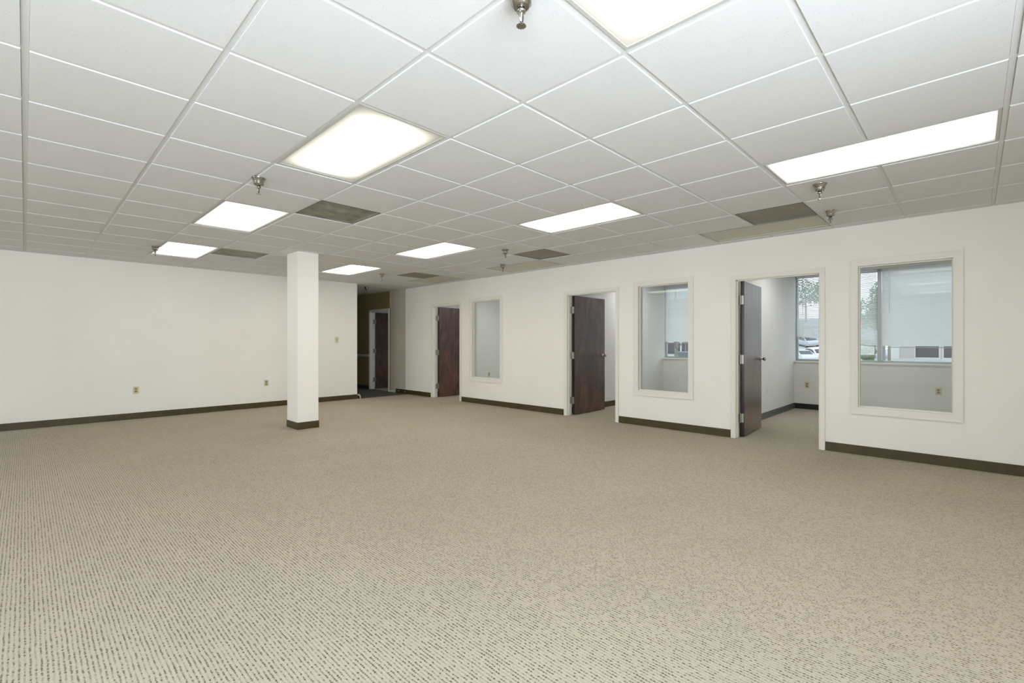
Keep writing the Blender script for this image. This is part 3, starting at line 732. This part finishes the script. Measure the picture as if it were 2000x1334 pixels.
CARS = [((1564, 57), R(38), 'car_silver', (0.62, 0.63, 0.65), 'silver parked car nearest the window sill, seen through the near open door'),
        ((1595, 60), R(38), 'car_white', (0.85, 0.85, 0.85), 'white parked car right of the silver one, at the edge of the near doorway'),
        ((1576, 70), R(38), 'car_grey', (0.45, 0.46, 0.48), 'grey parked car in the second row, uphill of the silver car'),
        ((1602, 72), R(38), 'car_pearl', (0.75, 0.76, 0.78), 'pearl white parked car in the second row, cut off by the door casing'),
        ((1557, 79), R(38), 'car_pale', (0.70, 0.68, 0.62), 'beige parked car in the third row at left of the near doorway'),
        ((1588, 81), R(38), 'car_blue', (0.42, 0.48, 0.58), 'bluish parked car in the third row up the slope'),
        ((1690, 84), R(60), 'car_red', (0.50, 0.14, 0.14), 'red parked car beside the green shrub left of the grey mullion'),
        ((1338, 48), R(20), 'car_dark', (0.22, 0.22, 0.22), 'dark parked car beyond the middle wall window')]
for (u, dd), rz, mn, cc, lab in CARS:
    cm = simple(mn+'_paint', cc, 0.3); cc_ = make_car(cm); x, y = at(u, dd); cc_.location = (x, y, ground_z(x, y)); cc_.rotation_euler = (0, 0, rz)
    if x > 68 and 13.5 < y < 75:
        n_ = Vector((-0.15, 0, 1)).normalized(); cc_.rotation_mode = 'QUATERNION'
        cc_.rotation_quaternion = Vector((0, 0, 1)).rotation_difference(n_) @ Matrix.Rotation(rz, 3, 'Z').to_quaternion()
    cc_['label'] = lab
# trees and shrubs
def tree(u, dd, h, cr, lab, bare=False, name='tree', trunk=0.16, ntwig=900, zc=None, cat='tree'):
    x, y = at(u, dd); r = empty(name, (x, y, ground_z(x, y)), label=lab, cat=cat, group='trees and shrubs outside the windows')
    rr = random.Random(int(u)); m = MB()
    m.tube([(0, 0, 0), (0.05, 0.02, h*0.3), (-0.03, 0.05, h*0.62), (0, 0, h*0.85)], [trunk*1.2, trunk, trunk*0.7, trunk*0.2], 10)
    for k in range(12 if bare else 7):
        a = rr.uniform(0, 6.28); z0 = h*rr.uniform(0.3, 0.7); l = cr*rr.uniform(0.6, 1.1)
        m.tube([(0, 0, z0), (l*0.5*math.cos(a), l*0.5*math.sin(a), z0+l*0.4), (l*math.cos(a), l*math.sin(a), z0+l*0.9)], [trunk*0.4, trunk*0.25, trunk*0.08], 6)
    m.build('trunk', M['bark'], r)
    if not bare:
        m = MB(); zc_ = zc or h*0.68
        for k in range(ntwig):
            v = Vector((rr.gauss(0, 1), rr.gauss(0, 1), rr.gauss(0, 1))).normalized()*(rr.random()**0.4)
            c = Vector((v.x*cr, v.y*cr, zc_+v.z*(h-zc_)*1.0)); n_ = Vector((rr.gauss(0, 1), rr.gauss(0, 1), rr.gauss(0, 1))).normalized()
            a_ = n_.orthogonal().normalized()*rr.uniform(0.12, 0.28); b_ = n_.cross(a_)*0.8
            m.poly([c+a_, c+b_, c-a_, c-b_])
        m.build('foliage', M['leaf'], r)
    return r
tree(1695, 56, 2.6, 0.75, 'dense green shrub left of the grey mullion in the nearest window', trunk=0.06, ntwig=1400, zc=1.35, name='shrub', cat='shrub')
tree(1726, 48, 9.0, 1.3, 'slender pale-trunked tree right of the grey mullion', trunk=0.14)
tree(1737, 54, 9.0, 1.3, 'second slender tree, hard against the white corner of the brick building', trunk=0.13)
tree(1668, 70, 9.0, 3.2, 'leafy tree showing through the half open slats, left of the green shrub')
tree(1574, 96, 9.0, 4.0, 'leafy tree behind the parked cars, seen through the near doorway')
tree(1622, 88, 9.0, 3.2, 'large leafy tree above the cars, mostly hidden by the door casing')
tree(1320.5, 24, 6.5, 1.8, 'grey bare tree trunk standing in the middle wall window', bare=True, trunk=0.085)
tree(1339, 56, 6.0, 1.9, 'bare branching tree right of the grey trunk in the middle wall window', bare=True, trunk=0.07)
